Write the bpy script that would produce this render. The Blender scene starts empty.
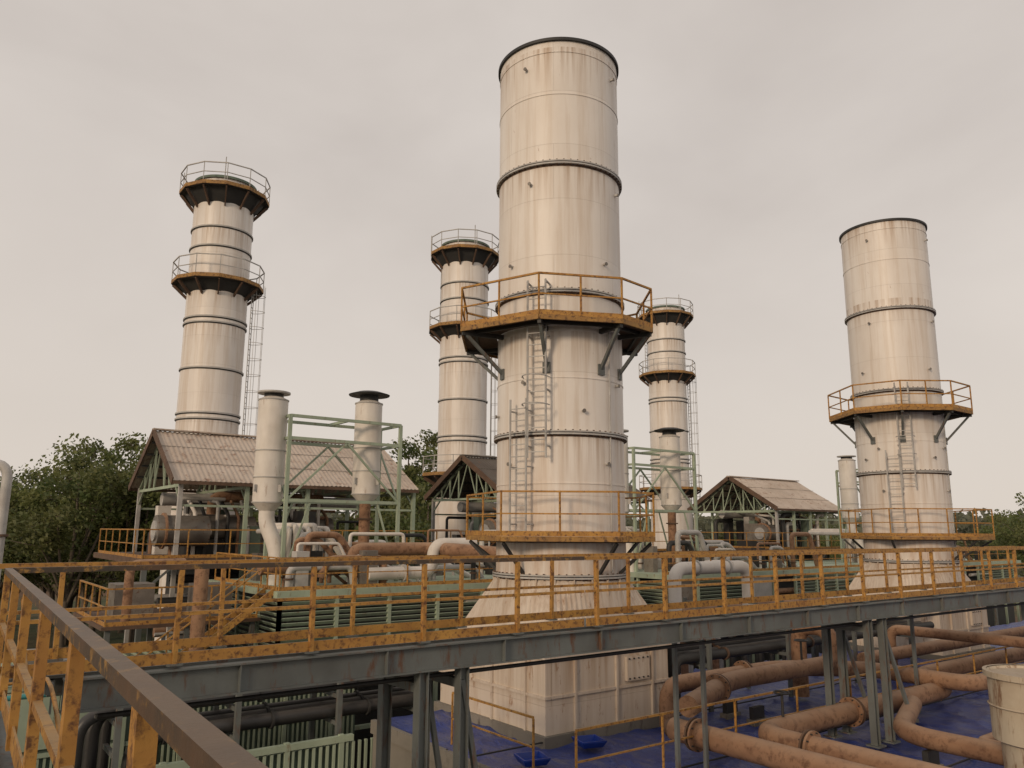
import bpy, math, random
from mathutils import Vector, Matrix, noise as mnoise
random.seed(7)
V=Vector
sc=bpy.context.scene
# ---------------------------------------------------------------- materials
def newmat(name):
    m=bpy.data.materials.new(name); m.use_nodes=True
    nt=m.node_tree; b=nt.nodes['Principled BSDF']
    return m,nt,b
def N(nt,t,**k):
    n=nt.nodes.new(t)
    for a,v in k.items(): setattr(n,a,v)
    return n
def ramp(nt,fac,stops):
    r=N(nt,'ShaderNodeValToRGB'); e=r.color_ramp.elements
    while len(e)<len(stops): e.new(0.5)
    for i,(p,c) in enumerate(stops):
        e[i].position=p; e[i].color=(c[0],c[1],c[2],1) if hasattr(c,'__len__') else (c,c,c,1)
    nt.links.new(fac,r.inputs[0]); return r.outputs[0]
def noise(nt,scale,mapscale=(1,1,1),detail=6,rough=.6,coord='Object'):
    tc=N(nt,'ShaderNodeTexCoord'); mp=N(nt,'ShaderNodeMapping'); mp.inputs['Scale'].default_value=mapscale
    n=N(nt,'ShaderNodeTexNoise'); n.inputs['Scale'].default_value=scale; n.inputs['Detail'].default_value=detail; n.inputs['Roughness'].default_value=rough
    nt.links.new(tc.outputs[coord],mp.inputs[0]); nt.links.new(mp.outputs[0],n.inputs['Vector'])
    return n.outputs['Fac']
def mix(nt,f,a,b,mode='MIX'):
    m=N(nt,'ShaderNodeMix',data_type='RGBA',blend_type=mode)
    for s,v in ((0,f),(6,a),(7,b)):
        if isinstance(v,(int,float)): m.inputs[s].default_value=v
        elif isinstance(v,tuple): m.inputs[s].default_value=(*v,1)
        else: nt.links.new(v,m.inputs[s])
    return m.outputs[2]
def mth(nt,op,a,b=None):
    m=N(nt,'ShaderNodeMath',operation=op)
    for i,v in enumerate((a,b)):
        if v is None: continue
        if isinstance(v,(int,float)): m.inputs[i].default_value=v
        else: nt.links.new(v,m.inputs[i])
    return m.outputs[0]
def bump(nt,b,h,strength=.3,dist=.02):
    n=N(nt,'ShaderNodeBump'); n.inputs['Strength'].default_value=strength; n.inputs['Distance'].default_value=dist
    nt.links.new(h,n.inputs['Height']); nt.links.new(n.outputs[0],b.inputs['Normal'])
def paint(name,base,dark,rust,rustamt=.6,scale=2,streak=(1,1,.15),rough=.6,metal=0,bs=.25,dust=None,rs=1.0):
    m,nt,b=newmat(name)
    n1=noise(nt,scale,streak); n2=noise(nt,scale*3.1,streak,8,.7); n3=noise(nt,scale*.6,(1,1,1),4)
    c=mix(nt,ramp(nt,n3,[(.35,0),(.7,1)]),base,dark)
    c=mix(nt,ramp(nt,n2,[(rustamt,0),(rustamt+.12,rs)]),c,rust)
    c=mix(nt,ramp(nt,n1,[(.45,0),(.75,.5)]),c,tuple(x*.6 for x in base))
    if dust:
        ge=N(nt,'ShaderNodeNewGeometry'); sp=N(nt,'ShaderNodeSeparateXYZ'); nt.links.new(ge.outputs['Normal'],sp.inputs[0])
        f=mth(nt,'MULTIPLY',ramp(nt,sp.outputs[2],[(.35,0),(.95,.75)]),ramp(nt,n1,[(.3,.4),(.6,1)]))
        c=mix(nt,f,c,dust)
    nt.links.new(c,b.inputs['Base Color']); b.inputs['Roughness'].default_value=rough; b.inputs['Metallic'].default_value=metal
    bump(nt,b,n2,bs)
    return m
M={}
M['yellow']=paint('yellow_paint',(.47,.25,.055),(.34,.16,.038),(.11,.045,.02),.50,4.2,(1,1,1),.66,dust=(.34,.235,.12))
M['blackyellow']=paint('worn_rail_paint',(.05,.04,.03),(.13,.07,.035),(.38,.21,.05),.54,2.6,(1,1,1),.5,dust=(.15,.10,.06))
M['steel']=paint('grey_blue_steel',(.145,.16,.155),(.10,.105,.10),(.12,.06,.035),.54,2,(1,1,.3),.65)
M['green']=paint('pale_green_paint',(.37,.44,.33),(.27,.33,.25),(.18,.11,.06),.58,1.5,(1,1,.3),.65)
M['teal']=paint('dark_green_paint',(.15,.20,.155),(.09,.12,.095),(.10,.065,.04),.55,1.2,(1,1,.25),.75)
M['white']=paint('offwhite_paint',(.70,.66,.61),(.58,.53,.47),(.25,.14,.08),.60,1.5,(1,1,.2),.6)
M['rustpipe']=paint('rusty_pipe_paint',(.31,.18,.105),(.20,.105,.06),(.10,.045,.025),.50,2.0,(1,1,1),.85,dust=(.37,.25,.17),rs=.75)
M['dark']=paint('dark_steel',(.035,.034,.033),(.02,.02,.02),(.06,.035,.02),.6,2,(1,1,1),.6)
M['blackpipe']=paint('black_pipe',(.025,.025,.027),(.04,.038,.036),(.06,.04,.03),.62,1.5,(1,1,1),.42,dust=(.09,.08,.07))
M['galv']=paint('galvanised',(.46,.45,.43),(.35,.33,.31),(.2,.11,.06),.66,4,(1,1,1),.55)
M['concrete']=paint('weathered_concrete',(.22,.20,.17),(.13,.12,.10),(.07,.06,.05),.55,.8,(1,1,.4),.9)
M['tank']=paint('beige_tank_paint',(.50,.44,.34),(.40,.32,.23),(.20,.11,.06),.54,2.2,(1,1,.2),.6,dust=(.32,.25,.18))
M['fascia']=paint('rusty_fascia',(.085,.05,.033),(.14,.085,.055),(.22,.16,.11),.6,3,(1,1,1),.8)
M['edge']=paint('platform_edge_paint',(.38,.21,.055),(.25,.13,.045),(.08,.04,.02),.50,3,(1,1,1),.7)
M['machine']=paint('machine_metal',(.25,.225,.195),(.13,.115,.10),(.14,.08,.05),.55,2,(1,1,1),.5,.3)
M['bluetray']=paint('blue_plastic',(.01,.045,.30),(.01,.03,.2),(.01,.03,.15),.6,3,(1,1,1),.4)
M['cyan']=paint('cyan_pipe_paint',(.05,.30,.30),(.04,.2,.2),(.1,.1,.08),.6,3,(1,1,1),.5)

def stackmat(name,R,base,rustlvl,low=True,flz=()):
    m,nt,b=newmat(name)
    tc=N(nt,'ShaderNodeTexCoord'); sp=N(nt,'ShaderNodeSeparateXYZ'); nt.links.new(tc.outputs['Object'],sp.inputs[0])
    at=mth(nt,'ARCTAN2',sp.outputs[1],sp.outputs[0]); mu=mth(nt,'MULTIPLY',at,R)
    cb=N(nt,'ShaderNodeCombineXYZ'); nt.links.new(mu,cb.inputs[0]); nt.links.new(sp.outputs[2],cb.inputs[1])
    br=N(nt,'ShaderNodeTexBrick'); nt.links.new(cb.outputs[0],br.inputs['Vector'])
    br.inputs['Scale'].default_value=1; br.inputs['Brick Width'].default_value=R*math.pi/2*1.0; br.inputs['Row Height'].default_value=1.55
    br.inputs['Mortar Size'].default_value=.008; br.inputs['Mortar Smooth'].default_value=.6
    br.inputs['Color1'].default_value=(1,1,1,1); br.inputs['Color2'].default_value=(.92,.915,.91,1); br.inputs['Mortar'].default_value=(.72,.70,.67,1)
    streak=noise(nt,3.0,(1,1,.05),8,.68); blot=noise(nt,.55,(1,1,.5),5,.6); spots=noise(nt,5,(1,1,.3),8,.75)
    c=mix(nt,ramp(nt,blot,[(.3,0),(.72,1)]),base,tuple(x*y for x,y in zip(base,(.86,.83,.80))))
    c=mix(nt,ramp(nt,streak,[(.48,0),(.68,.6)]),c,tuple(x*y for x,y in zip(base,(.68,.58,.48))))
    c=mix(nt,ramp(nt,spots,[(rustlvl,0),(rustlvl+.08,.8)]),c,(.26,.12,.05))
    # dirty run-off starting under every flange
    st=noise(nt,6.5,(1,1,.03),6,.65)
    for fz in flz:
        g=N(nt,'ShaderNodeMapRange'); nt.links.new(sp.outputs[2],g.inputs[0]); g.inputs[1].default_value=fz-1.3; g.inputs[2].default_value=fz; g.inputs[3].default_value=0; g.inputs[4].default_value=1
        lt=mth(nt,'LESS_THAN',sp.outputs[2],fz); f=mth(nt,'MULTIPLY',mth(nt,'MULTIPLY',g.outputs[0],lt),ramp(nt,st,[(.46,0),(.66,.75)]))
        c=mix(nt,f,c,(.34,.22,.13))
    if low:
        g=N(nt,'ShaderNodeMapRange'); nt.links.new(sp.outputs[2],g.inputs[0]); g.inputs[1].default_value=12.0; g.inputs[2].default_value=7.5; g.inputs[3].default_value=0; g.inputs[4].default_value=1
        s2=noise(nt,3.4,(1,1,.12),8,.7); f=mth(nt,'MULTIPLY',g.outputs[0],ramp(nt,s2,[(.40,0.08),(.60,.9)]))
        c=mix(nt,f,c,(.42,.24,.12))
    c=mix(nt,.75,c,br.outputs['Color'],'MULTIPLY')
    nt.links.new(c,b.inputs['Base Color']); b.inputs['Roughness'].default_value=.46
    bump(nt,b,mth(nt,'ADD',br.outputs['Fac'],blot),.35,.035)
    return m
M['stack']=stackmat('stack_cladding',1.7,(.79,.75,.705),.655,True,(23.0,19.55,15.0,12.35))
M['chim']=stackmat('chimney_cladding',1.6,(.77,.735,.70),.66,False,(26.2,23.0,20.8,15.6))
M['stackbase']=stackmat('stack_base_cladding',1.9,(.62,.545,.465),.575,False,(8.8,7.2))
M['roof']=paint('roof_sheet',(.50,.43,.37),(.40,.33,.27),(.22,.12,.08),.55,.9,(1,1,1),.8)
M['roofold']=paint('dark_roof_sheet',(.12,.105,.09),(.08,.065,.055),(.16,.09,.06),.58,.9,(1,1,1),.85)
m,nt,b=newmat('blue_tarpaulin'); n1=noise(nt,.6,(1,1,1),8,.65); n2=noise(nt,3,(1,.3,1),7,.65)
c=mix(nt,ramp(nt,n1,[(.35,0),(.65,1)]),(.018,.04,.22),(.05,.065,.19)); c=mix(nt,ramp(nt,n2,[(.50,0),(.72,.75)]),c,(.15,.14,.16))
nt.links.new(c,b.inputs['Base Color']); b.inputs['Roughness'].default_value=.36; bump(nt,b,n2,1.0,.12); M['tarp']=m
m,nt,b=newmat('grass_and_earth'); n1=noise(nt,.04,(1,1,1),8,.6); n2=noise(nt,.8,(1,1,1),8,.7)
c=mix(nt,ramp(nt,n1,[(.42,0),(.6,1)]),(.05,.07,.022),(.15,.08,.05)); c=mix(nt,ramp(nt,n2,[(.4,0),(.7,.7)]),c,(.03,.045,.015))
nt.links.new(c,b.inputs['Base Color']); b.inputs['Roughness'].default_value=.95; bump(nt,b,n2,.6,.2); M['ground']=m
m,nt,b=newmat('yard_concrete'); n1=noise(nt,.5,(1,1,1),8,.65)
nt.links.new(ramp(nt,n1,[(.3,(.05,.045,.035)),(.7,(.13,.12,.095))]),b.inputs['Base Color']); b.inputs['Roughness'].default_value=.9; M['yard']=m
def leafmat(name,a,bc):
    m,nt,b=newmat(name); n1=noise(nt,.45,(1,1,1),3,.6,); oi=N(nt,'ShaderNodeObjectInfo')
    c=mix(nt,ramp(nt,n1,[(.35,0),(.65,1)]),a,bc)
    hv=N(nt,'ShaderNodeHueSaturation'); mr=N(nt,'ShaderNodeMapRange'); nt.links.new(oi.outputs['Random'],mr.inputs[0]); mr.inputs[3].default_value=.75; mr.inputs[4].default_value=1.3
    nt.links.new(mr.outputs[0],hv.inputs['Value']); nt.links.new(c,hv.inputs['Color']); nt.links.new(hv.outputs[0],b.inputs['Base Color'])
    b.inputs['Roughness'].default_value=.6
    tr=N(nt,'ShaderNodeBsdfTranslucent'); nt.links.new(hv.outputs[0],tr.inputs[0]); ms=N(nt,'ShaderNodeMixShader'); ms.inputs[0].default_value=.4
    nt.links.new(b.outputs[0],ms.inputs[1]); nt.links.new(tr.outputs[0],ms.inputs[2]); nt.links.new(ms.outputs[0],nt.nodes['Material Output'].inputs[0])
    return m
M['leaf']=leafmat('foliage',(.08,.115,.035),(.165,.17,.06)); M['bark']=paint('bark',(.13,.105,.08),(.09,.07,.05),(.05,.04,.03),.6,2,(1,1,.3),.9)
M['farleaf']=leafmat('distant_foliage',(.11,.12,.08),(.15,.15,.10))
# ---------------------------------------------------------------- mesh builder
class B:
    def __init__(s,name,loc=(0,0,0)):
        s.name=name; s.loc=V(loc); s.v=[]; s.f=[]; s.mi=[]; s.sm=[]; s.slots=[]
    def mat(s,k):
        if k not in s.slots: s.slots.append(k)
        return s.slots.index(k)
    def add(s,vs,fs,mat,smooth=False):
        o=len(s.v); s.v+= [V(p) for p in vs]; k=s.mat(mat)
        for f in fs: s.f.append([i+o for i in f]); s.mi.append(k); s.sm.append(smooth)
    def box(s,c,size,mat,rz=0):
        c=V(c); x,y,z=[k/2 for k in size]; R=Matrix.Rotation(rz,3,'Z')
        vs=[c+R@V((sx*x,sy*y,sz*z)) for sx in(-1,1) for sy in(-1,1) for sz in(-1,1)]
        s.add(vs,[(0,1,3,2),(4,6,7,5),(0,4,5,1),(2,3,7,6),(0,2,6,4),(1,5,7,3)],mat)
    def bb(s,x0,x1,y0,y1,z0,z1,mat): s.box(((x0+x1)/2,(y0+y1)/2,(z0+z1)/2),(x1-x0,y1-y0,z1-z0),mat)
    def beam(s,p,q,w,h,mat,up=(0,0,1)):
        p=V(p);q=V(q);d=(q-p)
        if d.length<1e-6:return
        d.normalize(); up=V(up)
        if abs(d.dot(up))>.98: up=V((1,0,0)) if abs(d.x)<.9 else V((0,1,0))
        a=d.cross(up).normalized(); b=a.cross(d).normalized()
        vs=[e+a*(i*w/2)+b*(j*h/2) for e in(p,q) for i,j in((-1,-1),(1,-1),(1,1),(-1,1))]
        s.add(vs,[(0,3,2,1),(4,5,6,7),(0,1,5,4),(1,2,6,5),(2,3,7,6),(3,0,4,7)],mat)
    def ibeam(s,p,q,w,h,mat,t=.02):
        p=V(p);q=V(q); d=(q-p).normalized()
        up=V((0,0,1)) if abs(d.z)<.9 else V((1,0,0))
        z=up*(h/2-t/2)
        s.beam(p,q,t,h-2*t,mat,up); s.beam(p+z,q+z,w,t,mat,up); s.beam(p-z,q-z,w,t,mat,up)
    def pipe(s,pts,r,mat,n=12,bend=None,cap=True):
        pts=[V(p) for p in pts]; bend=bend if bend is not None else r*2.2
        path=[pts[0]]
        for i in range(1,len(pts)-1):
            a=pts[i-1]-pts[i]; c=pts[i+1]-pts[i]; k=min(bend,a.length*.49,c.length*.49)
            A=pts[i]+a.normalized()*k; C=pts[i]+c.normalized()*k
            for j in range(7):
                t=j/6; path.append(A*(1-t)**2+pts[i]*2*t*(1-t)+C*t*t)
        path.append(pts[-1])
        t0=(path[1]-path[0]).normalized(); ref=V((0,0,1)) if abs(t0.z)<.9 else V((1,0,0))
        u=t0.cross(ref).normalized(); vs=[]
        for i,p in enumerate(path):
            t=(path[min(i+1,len(path)-1)]-path[max(i-1,0)]).normalized()
            u=(u-t*u.dot(t)).normalized(); w=t.cross(u)
            for k in range(n):
                a=2*math.pi*k/n; vs.append(p+(u*math.cos(a)+w*math.sin(a))*r)
        fs=[(i*n+k,i*n+(k+1)%n,(i+1)*n+(k+1)%n,(i+1)*n+k) for i in range(len(path)-1) for k in range(n)]
        s.add(vs,fs,mat,True)
        if cap: s.add(vs[:n],[tuple(range(n))[::-1]],mat); s.add(vs[-n:],[tuple(range(n))],mat)
    def flange(s,p,d,r,mat,t=.06,n=16):
        p=V(p);d=V(d).normalized(); s.pipe([p-d*t/2,p+d*t/2],r,mat,n)
    def lathe(s,prof,c,mat,n=64,ph=0):
        c=V(c)
        for (r0,z0),(r1,z1) in zip(prof,prof[1:]):
            vs=[c+V((r*math.cos(2*math.pi*k/n+ph),r*math.sin(2*math.pi*k/n+ph),z)) for r,z in((r0,z0),(r1,z1)) for k in range(n)]
            s.add(vs,[(k,(k+1)%n,n+(k+1)%n,n+k) for k in range(n)],mat,n>16)
    def prism(s,poly,z0,z1,mat):
        n=len(poly); vs=[V((x,y,z0)) for x,y in poly]+[V((x,y,z1)) for x,y in poly]
        s.add(vs,[tuple(range(n))[::-1],tuple(range(n,2*n))]+[(k,(k+1)%n,n+(k+1)%n,n+k) for k in range(n)],mat)
    def rail(s,pts,h=1.07,sp=1.5,mat='yellow',top=None,r=.025,pw=.05,toe=True,mids=(.5,),closed=False,posts=True):
        pts=[V(p) for p in pts]
        if closed: pts=pts+[pts[0]]
        top=top or mat; H=V((0,0,h))
        for p,q in zip(pts,pts[1:]):
            L=(q-p).length; n=max(1,round(L/sp))
            s.beam(p+H,q+H,r*2,r*2,top)
            for m_ in mids: s.beam(p+H*m_,q+H*m_,r*1.5,r*1.5,mat)
            if toe: s.beam(p+V((0,0,.06)),q+V((0,0,.06)),.012,.12,mat)
            if posts:
                for i in range(n+1):
                    if i==n and q is not pts[-1]: continue
                    if i==n and closed: continue
                    a=p.lerp(q,i/n); s.beam(a,a+H*(1-r/h),pw,pw*.75,mat)
    def ladder(s,p,q,side,w=.42,mat='galv',cage=None,step=.3):
        p=V(p);q=V(q);side=V(side).normalized(); d=(q-p); L=d.length; d.normalize(); out=side.cross(d).normalized()
        for k in(-1,1): s.beam(p+side*k*w/2,q+side*k*w/2,.05,.03,mat)
        for i in range(int(L/step)): 
            a=p+d*(i+.5)*step; s.beam(a-side*w/2,a+side*w/2,.025,.025,mat)
        if cage:
            o=out*cage; z=2.0
            while z<L:
                c=p+d*z; pr=None
                for j in range(9):
                    t=math.pi*j/8; a=c+side*math.cos(t)*.36+o*math.sin(t)*.7
                    if pr is not None: s.beam(pr,a,.03,.02,mat)
                    pr=a
                z+=.9
            for j in(1,3,5,7):
                t=math.pi*j/8; a=side*math.cos(t)*.36+o*math.sin(t)*.7; s.beam(p+d*2+a,p+d*L+a,.03,.015,mat)
    def done(s):
        me=bpy.data.meshes.new(s.name); me.from_pydata([tuple(p) for p in s.v],[],s.f)
        for k in s.slots: me.materials.append(M[k])
        me.polygons.foreach_set('material_index',s.mi); me.polygons.foreach_set('use_smooth',s.sm); me.update()
        o=bpy.data.objects.new(s.name,me); o.location=s.loc; sc.collection.objects.link(o); return o

# ---------------------------------------------------------------- ground
g=B('ground'); g.add([(-900,-300,0),(1500,-300,0),(1500,1800,0),(-900,1800,0)],[(0,1,2,3)],'ground'); g.done()
g=B('yard_pavement'); g.add([(-6,-6,.004),(75,-6,.004),(75,56,.004),(-6,56,.004)],[(0,1,2,3)],'yard'); g.done()

# ---------------------------------------------------------------- walkway (world X = along bridge, camera at 0,0,10)
DZ=8.5
w=B('steel_walkway_bridge')
x0,x1=.81,62; y0,y1=9.54,10.65
w.ibeam((x0+.6,y0,DZ-.2),(x1,y0,DZ-.2),.17,.34,'steel'); w.ibeam((x0+.6,y1,DZ-.2),(x1,y1,DZ-.2),.17,.34,'steel')
w.bb(x0,x1,y0+.09,y1-.09,DZ-.03,DZ+.0,'steel')
x=x0+.5
while x<x1: w.beam((x,y0+.1,DZ-.12),(x,y1-.1,DZ-.12),.08,.14,'steel'); w.bb(x-.006,x+.006,y0-.08,y0-.012,DZ-.35,DZ-.05,'steel'); x+=1.9
def heavyrail(w,p,q,sp,first=0,pw=.07,off=0):
    p=V(p);q=V(q);d=(q-p);L=d.length;d.normalize();H=V((0,0,1.07)); rr=random.Random(int(L*10))
    w.beam(p+H,q+H,.06,.055,'blackyellow' if first else 'yellow'); w.beam(p+H*.52,q+H*.52,.04,.04,'yellow'); w.beam(p+V((0,0,.08)),q+V((0,0,.08)),.012,.12,'yellow')
    t=off
    while t<L:
        a=p+d*t; l=V((rr.uniform(-.012,.012),rr.uniform(-.012,.012),0)); w.beam(a,a+H*.97+l,pw,.05,'yellow'); w.box(a+V((0,0,.012)),(.16,.13,.02),'steel'); t+=sp
heavyrail(w,(x0,y0,DZ),(8.6,y0,DZ),1.6,1,off=1.67); heavyrail(w,(8.65,y0,DZ),(x1,y0,DZ),1.6,off=.23)
heavyrail(w,(x0-1.2,y1,DZ),(x1,y1,DZ),1.85,0,.055)
for sx,zb in ((5.7,0),(6.35,0),(17,5.5),(17.6,5.5),(28.2,5.5),(29.0,5.5),(41,5.5),(52,5.5)):
    for yy in (y0+.05,y1-.05): w.ibeam((sx,yy,zb),(sx,yy,DZ-.38),.15,.15,'steel',.018); w.box((sx,yy,zb+.02),(.3,.3,.03),'steel')
    w.beam((sx,y0+.12,DZ-.6),(sx,y1-.12,DZ-.6),.1,.12,'steel')
for sx,zb in ((6.35,2.5),(17.6,5.6),(29.0,5.6)):
    w.beam((sx,y0+.05,DZ-.55),(sx+1.1,y0+.05,zb),.07,.07,'steel'); w.beam((sx,y1-.05,DZ-.55),(sx+1.1,y1-.05,zb),.07,.07,'steel')
for sx in (11.9,12.7,21): w.beam((sx,y1-.02,5.5),(sx,y1-.02,DZ-.38),.075,.075,'steel')
w.pipe([(x0+1,y0+.3,DZ-.5),(x1,y0+.3,DZ-.5)],.03,'dark',8); w.pipe([(x0+1,y0+.42,DZ-.52),(x1,y0+.42,DZ-.52)],.022,'galv',8)
w.done()
w=B('steel_walkway')
def rp(b,z=0): return V((.30+(b+4)*.0377,b,DZ+z))
w.ibeam(rp(-4,-.2),rp(9.3,-.2),.14,.3,'steel'); w.ibeam((-1.1,-4,DZ-.2),(-.6,10.6,DZ-.2),.14,.3,'steel')
w.prism([(-1.05,-4),(.22,-4),(.72,9.4),(-.5,10.6)],DZ-.03,DZ,'steel')
w.beam(rp(-4,1.07),rp(9.54,1.07),.065,.05,'blackyellow'); w.beam(rp(-4,.55),rp(9.54,.55),.045,.045,'yellow'); w.beam(rp(-4,.09),rp(9.54,.09),.014,.14,'yellow')
for yy in (.85,2.3,3.75,5.2,6.65,8.1,9.5): w.beam(rp(yy),rp(yy,1.045),.07,.055,'yellow')
w.beam((-1.1,-4,DZ+1.07),(-.6,10.6,DZ+1.07),.06,.06,'yellow'); w.beam((-1.1,-4,DZ+.55),(-.6,10.6,DZ+.55),.05,.05,'yellow')
for i in range(9): w.beam((-1.06+i*.056,-3+i*1.65,DZ),(-1.06+i*.056,-3+i*1.65,DZ+1.04),.08,.07,'yellow')
for yy in (-3,4.5): 
    for xx in(-1.0,.5): w.beam((xx,yy,0),(xx,yy,DZ-.35),.16,.16,'steel')
w.pipe([rp(8.1,.9)+V((.06,0,0)),rp(6.9,.2)+V((.1,0,0)),rp(5.3,.75)+V((.06,0,0)),rp(4.2,.1)+V((.12,0,0)),rp(2.4,.6)+V((.06,0,0))],.012,'yellow',6,.8)
w.done()

# ---------------------------------------------------------------- big exhaust stacks
def to_grid(X,Y): return (.8*X+.6*Y, -.6*X+.8*Y)
def bigstack(loc,zt,zf,zd,plat,low,z2=12.4):
    s=B('exhaust_stack',(loc[0],loc[1],0)); R=1.7
    zl=9.85
    s.lathe([(R,8.9),(R,zt),(R+.06,zt),(R+.06,zt+.05),(R-.05,zt+.05),(R-.05,zt-2)],(0,0,0),'stack',96)
    s.lathe([(R-.05,zt-2),(.01,zt-2)],(0,0,0),'dark',96)
    s.lathe([(R+.005,zt-.03),(R+.065,zt-.03),(R+.065,zt+.056),(R-.06,zt+.056)],(0,0,0),'dark',96)
    for z in (zf,zd+.87,z2,8.9):
        s.lathe([(R,z-.05),(R+.09,z-.05),(R+.09,z-.01),(R,z-.01)],(0,0,0),'galv',96)
        s.lathe([(R,z-.015),(R+.075,z-.015),(R+.075,z+.015),(R,z+.015)],(0,0,0),'dark',96)
        s.lathe([(R,z+.015),(R+.09,z+.015),(R+.09,z+.05),(R,z+.05)],(0,0,0),'galv',96)
        s.lathe([(R+.002,z-.10),(R+.012,z-.10),(R+.012,z-.05)],(0,0,0),'fascia',96)
        for k in range(60):
            a=2*math.pi*k/60; s.box(((R+.06)*math.cos(a),(R+.06)*math.sin(a),z),(.04,.035,.15),'fascia',a)
    for z in (zt-.35, (zt+zf)/2+.2,(z2+zd)/2,z2-1.25):
        s.lathe([(R,z-.015),(R+.014,z-.015),(R+.014,z+.015),(R,z+.015)],(0,0,0),'stack',96)
    for z in (zt-.75,zf-.55,zd+1.7,zd-1.5,z2+.55,z2-.75):
        for k in range(4):
            a=2*math.pi*(k+.35)/4+z*.9; c=V((math.cos(a),math.sin(a),0))
            s.pipe([c*R+V((0,0,z)),c*(R+.10)+V((0,0,z))],.035,'galv',8); s.flange(c*(R+.10)+V((0,0,z)),c,.05,'machine',.02,8)
    def toL(p): a,b=to_grid(*p); return (a,b)
    P=[toL(p) for p in plat]
    def deck(P,z):
        for k in range(len(P)):
            a,b=P[k],P[(k+1)%len(P)]
            m_=8
            for j in range(m_):
                p0=V(a).lerp(V(b),j/m_); p1=V(a).lerp(V(b),(j+1)/m_)
                q0=p0.normalized()*(R+.03); q1=p1.normalized()*(R+.03)
                vs=[(p0.x,p0.y,z),(p1.x,p1.y,z),(q1.x,q1.y,z),(q0.x,q0.y,z),(p0.x,p0.y,z-.04),(p1.x,p1.y,z-.04),(q1.x,q1.y,z-.04),(q0.x,q0.y,z-.04)]
                s.add(vs,[(0,1,2,3),(7,6,5,4)],'fascia')
            s.beam((a[0],a[1],z-.045),(b[0],b[1],z-.045),.05,.12,'edge')
            pa=V((a[0],a[1],0)); pb=V((b[0],b[1],0)); i0=pa*.86; i1=pb*.86
            if min(i0.length,i1.length)>R+.1: s.beam(i0+V((0,0,z-.09)),i1+V((0,0,z-.09)),.06,.09,'dark')
    deck(P,zd)
    s.rail([(x,y,zd+.02) for x,y in P],1.05,1.25,'yellow',closed=True,r=.024,pw=.045)
    for x,y in P:
        r=math.hypot(x,y); c=V((x/r,y/r,0))
        s.beam(c*(R)+V((0,0,zd-.14)),c*(r-.03)+V((0,0,zd-.14)),.09,.12,'dark')
        s.beam(c*(R)+V((0,0,zd-1.15)),c*(r-.15)+V((0,0,zd-.18)),.08,.08,'steel')
        s.box(c*(R+.02)+V((0,0,zd-1.15)),(.05,.2,.28),'steel',math.atan2(y,x))
    for ang,za,zb_ in ((math.atan2(-.8,-.6)-.36,zl+1.9,zd+1.1),(math.atan2(-.8,-.6)-.62,zl,zl+3.4)):
        c=V((math.cos(ang),math.sin(ang),0)); t=V((-c.y,c.x,0))
        s.ladder(c*(R+.28)+V((0,0,za)),c*(R+.28)+V((0,0,zb_)),t,.48,'galv')
        z=za+.3
        while z<zb_:
            for k in(-1,1): s.beam(c*R+t*k*.25+V((0,0,z)),c*(R+.28)+t*k*.25+V((0,0,z)),.05,.03,'galv')
            z+=1.4
    ang=math.atan2(-.8,-.6)-.36; c=V((math.cos(ang),math.sin(ang),0)); t=V((-c.y,c.x,0))
    for z in (zl+3.2,zl+3.9,zl+2.5):
        pr=None
        for j in range(9):
            u=math.pi*j/8; a=c*(R+.28)+t*math.cos(u)*.34+c*math.sin(u)*.5+V((0,0,z))
            if pr is not None: s.beam(pr,a,.03,.02,'galv')
            pr=a
    ang=math.atan2(-.8,-.6)+.75; c=V((math.cos(ang),math.sin(ang),0)); s.pipe([c*(R+.05)+V((0,0,9)),c*(R+.05)+V((0,0,zd-.1))],.022,'galv',6)
    Q=[toL(p) for p in low]
    deck(Q,zl)
    s.rail([(x,y,zl+.02) for x,y in Q],1.05,1.3,'yellow',closed=True,r=.022,pw=.042)
    for x,y in Q:
        r=math.hypot(x,y); c=V((x/r,y/r,0)); s.beam(c*R+V((0,0,zl-.9)),c*(r-.1)+V((0,0,zl-.15)),.07,.07,'dark')
    for k in range(24):
        a=2*math.pi*k/24; s.beam((R*math.cos(a)*1.02,R*math.sin(a)*1.02,8.45),(R*math.cos(a)*1.02,R*math.sin(a)*1.02,8.84),.025,.1,'stackbase',(math.cos(a),math.sin(a),0))
    hb=1.98; m_=96; ring=[];sq=[]
    for k in range(m_):
        a=2*math.pi*(k+.0)/m_; cx,sy=math.cos(a),math.sin(a); mx=max(abs(cx),abs(sy))
        ring.append((R*cx,R*sy,8.85)); sq.append((hb*cx/mx,hb*sy/mx,7.35))
    s.add(ring+sq,[(k,m_+k,m_+(k+1)%m_,(k+1)%m_) for k in range(m_)],'stackbase',False)
    xa,xb,ya,yb=-2.15,1.8,-1.98,2.35
    s.bb(xa-.09,xb+.21,ya-.09,yb+.09,7.2,7.35,'stackbase')
    s.bb(xa,xb,ya,yb,5.5,7.2,'stackbase'); s.bb(xa-.12,xb+.12,ya-.12,yb+.12,5.35,5.6,'concrete')
    for k in (-1.3,0,1.2):
        s.bb(xa-.06,xa,k-.03,k+.03,5.6,7.2,'stackbase'); s.bb(k-.03,k+.03,ya-.06,ya,5.6,7.2,'stackbase')
    s.bb(xa-.045,xb+.045,ya-.045,yb+.045,6.35,6.41,'stackbase')
    s.bb(.3,1.05,ya-.09,ya-.002,6.5,7.05,'stackbase'); 
    for k in range(5): s.pipe([(.36+k*.155,ya-.12,6.55),(.36+k*.155,ya-.085,6.55)],.02,'dark',6); s.pipe([(.36+k*.155,ya-.12,7.0),(.36+k*.155,ya-.085,7.0)],.02,'dark',6)
    return s.done()
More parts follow.
